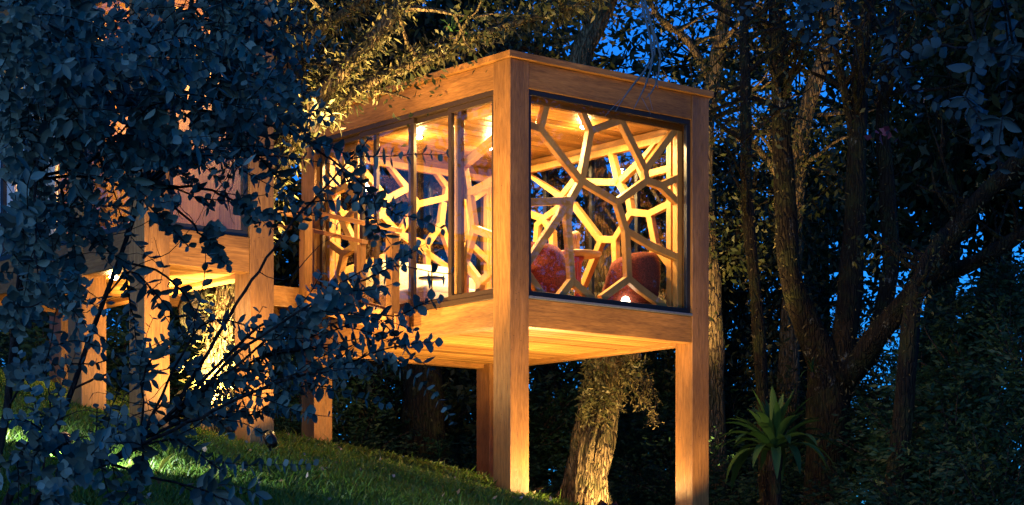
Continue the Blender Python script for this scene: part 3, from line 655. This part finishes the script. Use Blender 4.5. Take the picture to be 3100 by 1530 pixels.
tree('lower_tree', 'thin lichen spotted trunk among the ferny shrubs',
     [[(2696,1640,29.5,.17),(2708,1500,29.5,.15),(2740,1200,29.5,.13),(2762,950,29.6,.12),(2790,820,29.8,.10),(2860,700,30,.07)]], BARKL, 51, side=[(0, 5, .8, .75)], leaf_size=.09, per=5, sd=.15, n=14, epi=10, epi_mat=MOSSB, epi_size=.06, epi_off=.03)
tree('sunlit_limb_tree', 'crooked limb lit golden behind the cabin roof',
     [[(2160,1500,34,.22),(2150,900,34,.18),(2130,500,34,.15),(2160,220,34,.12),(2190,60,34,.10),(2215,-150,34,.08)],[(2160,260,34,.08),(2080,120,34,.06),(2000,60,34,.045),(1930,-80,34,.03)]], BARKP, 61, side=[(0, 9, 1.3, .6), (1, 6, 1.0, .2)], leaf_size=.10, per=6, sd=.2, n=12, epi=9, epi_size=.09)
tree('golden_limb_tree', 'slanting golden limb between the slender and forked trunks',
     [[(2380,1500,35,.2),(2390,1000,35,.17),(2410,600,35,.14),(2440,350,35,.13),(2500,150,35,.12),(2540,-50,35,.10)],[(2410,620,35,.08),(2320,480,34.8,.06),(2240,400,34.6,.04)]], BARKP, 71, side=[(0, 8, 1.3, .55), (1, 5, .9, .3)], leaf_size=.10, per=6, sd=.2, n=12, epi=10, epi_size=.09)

# forest trees behind: four crown shapes shared by many trees
def far_mesh(seed, start=.18):
    R_ = np.random.default_rng(seed); H = 11.0
    tr_ = smooth_path([(0,0,-1,.30),(.1*R_.normal(),.1*R_.normal(),3,.25),(.5*R_.normal(),.4*R_.normal(),7,.18),(.8*R_.normal(),.6*R_.normal(),H,.06)], .5)
    mb = MB(); mb.tube(tr_[:, :3], tr_[:, 3], 9, .2, seed, .1); tips = sub_branches(mb, tr_, 26, 2.6, .09, seed, .25, 2, start)
    C, D = scatter(tips, 7, .34, R_)
    global rng
    lo = leaf_cloud('crown', C, .19, FOL, None, .42); me = lo.data; bpy.data.objects.remove(lo)
    tm = bpy.data.meshes.new('trunk'); tm.from_pydata(mb.v, [], mb.f); tm.materials.append(BARK); return tm, me
FAR = [far_mesh(100+i) for i in range(4)]+[far_mesh(120, .6)]
def far_tree(X, Y, s, i, label='leafy forest tree standing in the dark wood behind the cabin', group='trees of the dark wood', zoff=0):
    e = empty('forest_tree', (X, Y, G(X, Y)+zoff), random.uniform(0, 6.28)); e.scale = (s, s, s*random.uniform(.9, 1.1))
    tag(e, label, 'tree', group); link('trunk', FAR[i][0], e); o = link('crown', FAR[i][1], e); o['kind'] = 'stuff'
far_spots = [(-9.5,33,1.0),(-7.6,38,1.1),(-5.6,35,1.0),(-3.9,40,1.15),(-2.3,36,.95),(-.6,41,1.1),(.4,37,.85),(1.7,43,.72),(3.4,38,.62),(4.6,44,.9),(5.8,40,.55),(8.0,42,.36),(11.5,40,.36),(-12,40,1.2),(-1.6,47,1.2),(6.2,50,.7),(2.6,50,.8),(9.5,52,.4),(-6,48,1.2),(13.5,50,.5),(3.7,35.5,.62),(5.0,38.5,.6)]
for i, (X, Y, s) in enumerate(far_spots): far_tree(X, Y, s, i % 4)
for i, (X, Y, s) in enumerate([(6.4,47,1.5),(8.4,43,1.45),(10.2,46,1.6),(11.8,42,1.5),(13.4,47,1.6)]): far_tree(X, Y, s, 4, 'tall forest tree with a high crown beyond the forked trunk', 'tall trees with high crowns')
for i, (X, Y, s) in enumerate([(-12,27,1.0),(-15,31,1.1),(-13.5,22.5,1.0)]):  # out of view, added to block sky reflected in the doors
    far_tree(X, Y, s, i, 'leafy tree added out of view beyond the taller house to block sky in the sliding doors', 'trees mirrored in the doors')
for i, (X, Y, s) in enumerate([(15,27,1.0),(17,22,.9),(19,30,1.1),(20,24,1.0),(13.5,24.8,1.0),(15.5,23.2,1.05)]):  # unseen trees put in to break up the sky reflected by the window
    far_tree(X, Y, s, i % 4, 'leafy tree added out of view, mirrored in the cabin window to break the sky reflection', 'trees mirrored in the window')

# ferny shrubs
def shrub_mesh(seed, leaf=.085):
    R_ = np.random.default_rng(seed); C = []; A = []; mb = MB()
    for k in range(46):
        a = R_.random()*6.283; el = R_.uniform(.25, 1.35); d = np.array([math.cos(a)*math.cos(el), math.sin(a)*math.cos(el), math.sin(el)]); L = R_.uniform(.6, 1.25); p = np.zeros(3); pts = [p.copy()]
        for j in range(9):
            p = p+d*L/9; d = unit(d+np.array([0, 0, -.07])+R_.normal(size=3)*.07); pts.append(p.copy())
            if j > 1:
                sd_ = unit(np.cross(d, [0, 0, 1.]))
                for _ in range(17):
                    s = R_.choice([-1, 1]); f = R_.uniform(.02, .30); q = p+sd_*s*f+d*f*.5+np.array([0, 0, -.25*f])+R_.normal(size=3)*.03; C.append(q); A.append(sd_*s+d*.7+np.array([0,0,-.3]))
        mb.tube(pts, [.016*(1-.08*i) for i in range(10)], 4)
    lo = leaf_cloud('foliage', np.array(C), leaf, FERN, None, .3, axis=np.array(A), spread=.6); me = lo.data; bpy.data.objects.remove(lo)
    sm = bpy.data.meshes.new('stems'); sm.from_pydata(mb.v, [], mb.f); sm.materials.append(TWIG); return sm, me
SHR = [shrub_mesh(300+i) for i in range(3)]
def shrub(px, py, Y, s, i, label='ferny green shrub in the dark undergrowth beyond the forked trunk', group='ferny shrubs'):
    p = P(px, py, Y); e = empty('shrub', (p.x, p.y, p.z-s*.75), random.uniform(0, 6.28)); e.scale = (s, s, s*1.15)
    tag(e, label, 'shrub', group); link('stems', SHR[i % 3][0], e); o = link('foliage', SHR[i % 3][1], e); o['kind'] = 'stuff'
    g = G(p.x, p.y)
    if p.z-s*.75 > g+.05:
        pa = np.linspace(0, 1, 8); mbx = MB(); h = (p.z-s*.75-g+.2)/(s*1.15)
        mbx.tube([(.05*math.sin(6*t+i), .05*math.cos(5*t), -h*(1-t)) for t in pa], [.05-.02*t for t in pa], 6); mbx.build('trunk', TWIG, e)
i = 0
for px, py, Y, s in [(2650,1500,30.5,1.2),(2840,1480,29,1.4),(3040,1500,28.5,1.4),(2780,1330,31,1.3),(2930,1300,30,1.4),(3090,1280,29.5,1.4),(2840,1140,32,1.3),(2980,1110,31,1.4),(3110,1060,31,1.3),(2900,960,33.5,1.2),(3020,900,33,1.3),(3120,820,33,1.2),(2640,1300,33.5,1.2),(2420,1500,34,1.2),(2400,1280,35,1.2),(2230,1500,33.5,1.3),(2230,1280,35,1.3),(2700,1150,35,1.2)]:
    shrub(px, py, Y, s, i); i += 1
for px, py, Y, s in [(40,1080,30,1.4),(180,1060,31,1.4),(330,1050,32,1.4),(90,900,33,1.5),(460,1020,33,1.3),(600,1080,33,1.2),(560,900,35,1.4),(760,1150,33,1.2)]:
    shrub(px, py, Y, s, i, 'dark shrub on the slope behind the posts of the taller house', 'shrubs behind the house'); i += 1
for px, py, Y, s in [(1060,1350,33,1.1),(1180,1230,34.5,1.3),(1400,1300,35,1.3),(1420,1440,33.5,1.0),(1560,1260,36,1.3),(1650,1450,35,1.2),(1700,1230,36.5,1.3),(1950,1300,35,1.3),(1980,1480,34,1.2),(2060,1180,36.5,1.3),(1920,1130,37,1.1),(1560,1480,34,1.1),(870,1250,32,1.1),(860,1050,34,1.3),(2080,1420,33,1.1)]:
    shrub(px, py, Y, s, i, 'dark shrub in the undergrowth seen below the cabin floor', 'shrubs below the cabin'); i += 1

# bromeliads: each strap leaf is a part
def strap(L, w, bend, seed):
    V = []; Fc = []; n = 9
    for j in range(n+1):
        t = j/n; x = L*t*(1-.18*bend*t); z = L*(.75*t-bend*t*t*.9); ww = w*(.75+.6*t*(1-t)*1.6)*(1-t**6)+.002
        V += [(x, -ww, z+ww*.35), (x, 0, z), (x, ww, z+ww*.35)]
    for j in range(n):
        for k in range(2): Fc.append((j*3+k, j*3+k+1, j*3+4+k, j*3+3+k))
    return V, Fc
def bromeliad(loc, size, n, mat, label, upright=.5, tilt=(0, 0, 0), w=.09):
    e = empty('bromeliad', loc); e.rotation_euler = tilt; tag(e, label, 'bromeliad')
    ms = []
    for k in range(5):
        V, Fc = strap(1.0, w, .22+.2*k, k); me = bpy.data.meshes.new('leaf'); me.from_pydata(V, [], Fc); me.polygons.foreach_set('use_smooth', [True]*len(Fc)); me.materials.append(mat); ms.append(me)
    for i in range(n):
        t = i/n; o = link('leaf', ms[min(4, int(t*5))], e); s = size*random.uniform(.8, 1.1)*(.65+.35*t)
        o.scale = (s, s, s); o.rotation_euler = (random.uniform(-.15, .15), -(upright*(1-t)*1.3-.35*t)+random.uniform(-.1, .1), i*2.39996+random.uniform(-.2, .2))
    MB().lathe([(.09*size, -.22*size), (.10*size, -.05*size), (.07*size, .05*size)], n=12).build('stem', TWIG, e, True)
p = P(2345, 1370, 28.5); bromeliad(p, 1.12, 50, BROM, 'large green bromeliad rosette growing at the foot of the forked trunk', .62, w=.07)
g = G(p.x, p.y); mb = MB(); mb.tube([(p.x, p.y, g-.1), (p.x+.03, p.y, (g+p.z)/2), (p.x, p.y, p.z-.15)], [.09, .075, .08], 8); o = mb.build('stump', BARK, None, True); tag(o, 'short dark stump carrying the large bromeliad', 'stump')
bromeliad(P(958, 372, 24.0), .50, 16, BROMP, 'pale lit bromeliad perched on the mossy limb', .75, (0, .25, 0), .075)
bromeliad(P(1368, 100, 25.0), .30, 9, BROM, 'small green bromeliad on the long limb over the roof', .9, (0, 0, 0), .06)
bromeliad(P(1345, 168, 25.0), .16, 12, BROMP, 'tiny spiky air plant under the long limb', .9, (0, 0, 0), .03)
bromeliad(P(850, 345, 24.0), .18, 12, BROMP, 'small pale air plant on the mossy trunk', .9, (0, -.4, 0), .04)
bromeliad(P(2460, 1130, 31.5), .35, 14, BROM, 'small tufted bromeliad in the fork of the lichen trunk', .9, (0, 0, 0), .04)
bromeliad(P(1330, 1390, 33), .45, 22, BROM, 'dark spiky bromeliad in the shade behind the lawn crest', .8, (0, 0, 0), .03)

# ------------------------------------------------------------------ eucalyptus in front
def euc_leaf(w=.46, cup=.10):
    out = [(0, 0), (.18, .55), (.42, .95), (.66, .80), (.86, .42), (1.0, 0), (.86, -.42), (.66, -.80), (.42, -.95), (.18, -.55)]
    V = [(.48, 0, -cup)]+[(x, y*w, cup*abs(y)*.6-.05*x) for x, y in out]
    return np.array(V), np.array([(0, 1+i, 1+(i+1) % 10) for i in range(10)])
LV_, LF_ = euc_leaf()
def twig_leaves(pts, size, R_, lst, taper=.45, lance=.25):
    ln = R_.random() < lance; wf = .52 if ln else 1.0; size = size*(1.7 if ln else 1.0)
    n = len(pts); a = R_.random()*3.14
    for i in range(1, n):
        t = unit(pts[i]-pts[i-1]); u = np.cross(t, [0.1, .2, 1.]); u = unit(u); v = np.cross(t, u)
        a += math.pi/2+R_.normal()*.2; s = size*(1-taper*(i/n)**2)*R_.uniform(.8, 1.15)
        for sg in (1, -1):
            if R_.random() < (.55 if ln else .07): continue
            pr = (u*math.cos(a)+v*math.sin(a))*sg; d = unit(pr*.9+t*.45+R_.normal(size=3)*.12+np.array([0, 0, -.12])); nr = t-d*t.dot(d); nr = unit(nr+R_.normal(size=3)*.25); nr = unit(nr-d*nr.dot(d))
            lst.append((pts[i], d, nr, s*R_.uniform(.85, 1.1), wf*R_.uniform(.8, 1.15)))
def eucalyptus(loc, label, stems, ends, seed, size, mat, twig_rate=.10, extra=None, keep=300):
    R_ = np.random.default_rng(seed); e = empty('eucalyptus', loc); tag(e, label, 'tree'); off = np.array(loc, float)
    mb = MB(); tw = MB(); LS = []
    sp = [px_path(s, .25) for s in stems]
    for k, s in enumerate(sp): mb.tube(s[:, :3]-off, s[:, 3], 10, .12, seed+k, .08)
    allp = np.vstack(sp)
    for ex, ey, Y, dens in ends:
        q = np.array(P(ex, ey, Y)); d = np.linalg.norm(allp[:, :3]-q-np.array([-.15, 0, R_.uniform(-.15, .35)]), axis=1)+R_.random(len(allp))*.25
        st_ = allp[np.argmin(d)]; p0 = st_[:3]; L = np.linalg.norm(q-p0); k = max(6, int(L/.05))
        mid = (p0+q)/2+np.array([0, R_.normal()*.08, .10*L+R_.normal()*.05]); pth = smooth_path([p0, mid, q], .04)
        pth = pth+np.cumsum(R_.normal(size=pth.shape)*.0035, 0)
        r = np.linspace(min(.007, .003+.004*L), .0022, len(pth)); tw.tube(pth-off, r, 5)
        acc = 0
        for j in range(max(int(len(pth)*.2), len(pth)-13), len(pth)):
            acc += .04*(1.5 if ey < 560 and ex < 760 else 1.15)
            if acc < twig_rate/dens: continue
            acc = R_.uniform(-.03, .03); t = unit(pth[j]-pth[j-1]); a = R_.random()*6.283
            u = unit(np.cross(t, [0, .3, 1.])); v = np.cross(t, u); dd = unit(t*.9+(u*math.cos(a)+v*math.sin(a))*.6+np.array([.25, 0, -.02]))
            n = R_.integers(6, 15); pp = pth[j].copy(); pts = [pp.copy()]
            for _ in range(n): dd = unit(dd+R_.normal(size=3)*.09+np.array([.02, 0, -.025])); pp = pp+dd*.024; pts.append(pp.copy())
            tw.tube(np.array(pts)-off, np.linspace(.0026, .0012, len(pts)), 4); twig_leaves(np.array(pts), size, R_, LS)
        tail = pth[-max(6, int(.30/.04)):]; tail = smooth_path(tail, .022); twig_leaves(tail, size*1.1, R_, LS)
        if R_.random() < .6:                           # bare curling twig
            pp = pth[int(len(pth)*.5)].copy(); dd = unit(R_.normal(size=3)); pts = [pp.copy()]
            for _ in range(14): dd = unit(dd+R_.normal(size=3)*.22); pp = pp+dd*.03; pts.append(pp.copy())
            tw.tube(np.array(pts)-off, np.linspace(.002, .0008, len(pts)), 4)
    mb.build('trunk', TWIG, e, True); tw.build('twigs', TWIG, e)
    Pn = np.array([l[0] for l in LS]); D = np.array([l[1] for l in LS]); N = np.array([l[2] for l in LS]); Sz = np.array([l[3] for l in LS]); B = np.cross(N, D)*np.array([l[4] for l in LS])[:, None]
    px = 1550+F*Pn[:, 0]/Pn[:, 1]; py = HOR-F*Pn[:, 2]/Pn[:, 1]
    vis = np.where((px > 10) & (px < 3090) & (py > 10) & (py < 1520))[0]; order = vis[np.argsort(Pn[vis, 1]-R_.random(len(vis))*.8)][:keep]
    sel = np.zeros(len(LS), bool); sel[order] = True
    lm = np_mesh('leaf', LV_, LF_, True); lm.materials.append(mat)
    for i in order:
        o = link('leaf', lm, e); M = Matrix(np.column_stack([D[i], B[i], N[i]]).tolist()).to_4x4(); M.translation = Vector(Pn[i]-off)
        o.matrix_local = M @ Matrix.Scale(Sz[i], 4)
    r_ = np.where(~sel)[0]; m = len(r_)
    V = Pn[r_, None]-off+Sz[r_, None, None]*(LV_[None, :, 0:1]*D[r_, None]+LV_[None, :, 1:2]*B[r_, None]+LV_[None, :, 2:3]*N[r_, None])
    Fc = LF_[None]+(np.arange(m)*len(LV_))[:, None, None]
    o = link('foliage', np_mesh('foliage', V.reshape(-1, 3), Fc.reshape(-1, 3), True), e, mat); o['kind'] = 'stuff'
    print('eucalyptus leaves', len(LS))
    return e
ENDS = [(230,70,6.4,1),(420,110,6.0,1),(560,50,6.8,1),(700,120,6.4,1),(820,60,7.2,.8),(130,200,6.2,1),(330,220,6.6,1),(520,210,6.2,1),(660,260,6.8,1),(800,260,6.6,.9),(900,200,7.4,.5),
 (90,330,6.8,1),(260,360,6.1,1),(450,340,6.5,1.1),(620,360,6.2,1),(780,390,6.6,1),(910,400,7.0,.6),(180,480,6.4,1),(380,480,6.8,1),(560,470,6.1,1),(720,500,6.6,1),(860,520,6.9,.8),(1100,455,6.4,.45),
 (70,620,6.0,1.1),(240,610,6.5,1),(420,600,6.2,1),(640,610,6.8,.4),(820,640,6.5,.4),(1170,640,6.8,.5),(110,780,5.8,1.1),(220,760,6.4,1),(330,720,6.6,.25),(560,760,6.4,.22),(700,800,6.6,.2),(1170,830,6.0,.9),
 (80,930,6.2,1),(230,960,6.5,.4),(400,1010,6.8,.45),(960,900,6.1,.9),(1180,960,6.2,.9),(1060,960,6.4,.4),(1185,1055,6.0,1.0),(1010,1030,6.3,.8),(540,960,6.6,.2),(500,1080,6.3,.5),(640,1020,6.8,.25),(760,1120,6.4,.2),(930,1170,6.3,.5),(1040,1170,6.6,.3),
 (120,1090,6.2,.9),(300,1100,6.4,.5),(450,1150,6.6,.5),(880,1240,6.4,.6),(700,1290,6.2,.8),(820,1010,6.2,.25),(60,1260,5.9,.9),(280,1230,6.4,.3),(560,1330,6.4,.6),(40,1400,5.8,1),(220,1480,5.7,.9),(420,1480,6.0,.7),(680,1440,6.2,.5),(560,1250,6.5,.5),(330,1340,6.2,.25),(110,1500,5.6,1),(700,1520,6.0,.4),
 (30,250,6.1,1.2),(60,540,6.4,1.2),(150,420,6.7,1.1),(20,700,6.2,1),(150,130,6.9,1.1),(90,20,6.6,1.2),(260,140,7.1,1),(700,200,6.9,.9),(640,420,6.9,.8),(40,60,6.0,1),(40,450,6.3,1),(20,150,6.6,1),(640,160,7.0,1),(470,30,7.2,1),(330,560,7.0,.8),(160,860,7.0,.8),(740,330,7.2,.8),(600,300,7.4,.8),(300,280,7.2,.9),(470,420,7.3,.8)]
_r = np.random.default_rng(77)
ENDS += [(int(_r.uniform(330, 860)), int(_r.uniform(0, 470)), 6.6+_r.random(), .8) for _ in range(20)]+[(int(_r.uniform(0, 300)), int(_r.uniform(0, 620)), 6.2+1.2*_r.random(), .8) for _ in range(11)]
gz = G(-1.75, 6.6)
eucalyptus((-1.75, 6.6, gz), 'blue grey eucalyptus with round paired leaves screening the taller house',
   [[(-165,HOR-gz/6.6*F+40,6.6,.05),(-40,1480,6.6,.02),(20,1250,6.6,.013),(70,760,6.7,.011),(150,300,6.8,.009),(220,-260,6.8,.008)],
    [(-150,HOR-gz/6.6*F+40,6.6,.03),(40,1480,6.5,.012),(160,1330,6.6,.010),(280,1000,6.8,.008),(440,560,6.9,.007),(560,100,7.0,.006),(620,-200,6.8,.010)],
    [(-170,HOR-gz/6.6*F+40,6.6,.04),(-90,1200,6.7,.028),(-110,600,6.8,.024),(-60,100,6.9,.02),(0,-260,7,.015)],
    [(-140,HOR-gz/6.6*F+40,6.5,.035),(120,1500,6.3,.012),(330,1400,6.3,.009),(520,1260,6.4,.006)]],
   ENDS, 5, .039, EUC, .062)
ENDS2 = [(2250,30,5.6,.4),(2420,60,5.4,.45),(2600,40,5.2,.6),(2700,180,5.4,.5),(2620,260,5.6,.3),(2840,90,5.2,.7),(2960,190,5.0,.8),(3060,60,5.2,.8),(2900,300,5.4,.6),(3040,330,5.2,.7),(2760,330,5.6,.35),(3080,440,5.6,.5),(2500,160,5.6,.3),(2980,420,5.8,.4)]
gz2 = G(1.75, 5.6)
eucalyptus((1.75, 5.6, gz2), 'dark leafy eucalyptus overhanging the clearing opposite the screening one',
   [[(3570,HOR-gz2/5.6*F+40,5.6,.06),(3500,900,5.6,.045),(3420,300,5.5,.035),(3250,-100,5.4,.02),(2900,-200,5.4,.012),(2500,-160,5.5,.008)],
    [(3420,300,5.5,.02),(3200,180,5.3,.012),(2950,150,5.3,.008)], [(3440,420,5.5,.02),(3250,380,5.5,.010),(3100,350,5.5,.007)]],
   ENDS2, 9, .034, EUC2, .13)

# red young leaves on the overhanging eucalyptus, thin twigs over the roof, litter on the lawn
def last(nm): return [o for o in bpy.data.objects if o.name.startswith(nm) and o.parent is None][-1]
E2 = [o for o in bpy.data.objects if o.name.startswith('eucalyptus') and 'overhanging' in o.get('label', '')][0]
C = [P(2640+80*rng.random(), 385+45*rng.random(), 5.5) - E2.location for _ in range(11)]
leaf_cloud('young_leaves', C, .032, REDLF, E2, .6, kind='stuff')
hv = empty('hanging_twig', P(1930, -60, 9)); tag(hv, 'thin pale twigs dangling in front of the cabin roof edge', 'twig')
mb = MB()
for x0, x1, x2, y2 in ((1975, 1905, 1850, 345), (1985, 1960, 1925, 330), (1990, 1975, 1950, 300)):
    p = px_path([(1935, -70, 9, .006), (1960, 60, 9, .0055), (x0, 170, 9, .005), (x1, 260, 9, .004), (x2, y2, 9, .0016)], .06)
    mb.tube(p[:, :3]+np.cumsum(rng.normal(size=(len(p), 3))*.0025, 0)-np.array(hv.location), p[:, 3], 5)
    for j in range(4):
        q = p[max(-len(p), -2-2*j), :3]; mb.tube([q-np.array(hv.location), q+np.array([.03*rng.normal(), 0, -.07])-np.array(hv.location)], [.002, .001], 4)
mb.build('stems', plain('grey_twig', (.16, .15, .15), .8), hv)
Xl = rng.uniform(-3.6, .6, 150); Yl = rng.uniform(11, 26, 150)
o = leaf_cloud('leaf_litter', np.stack([Xl, Yl, zg(Xl, Yl)+.055], 1), .06, leafmat('dry_leaf', [(.20,.12,.06), (.30,.20,.11), (.38,.34,.30)], .8, .1), None, .55, down=0, kind='stuff')
tag(o, 'dry fallen leaves scattered over the lawn slope', 'leaf litter', kind='stuff')
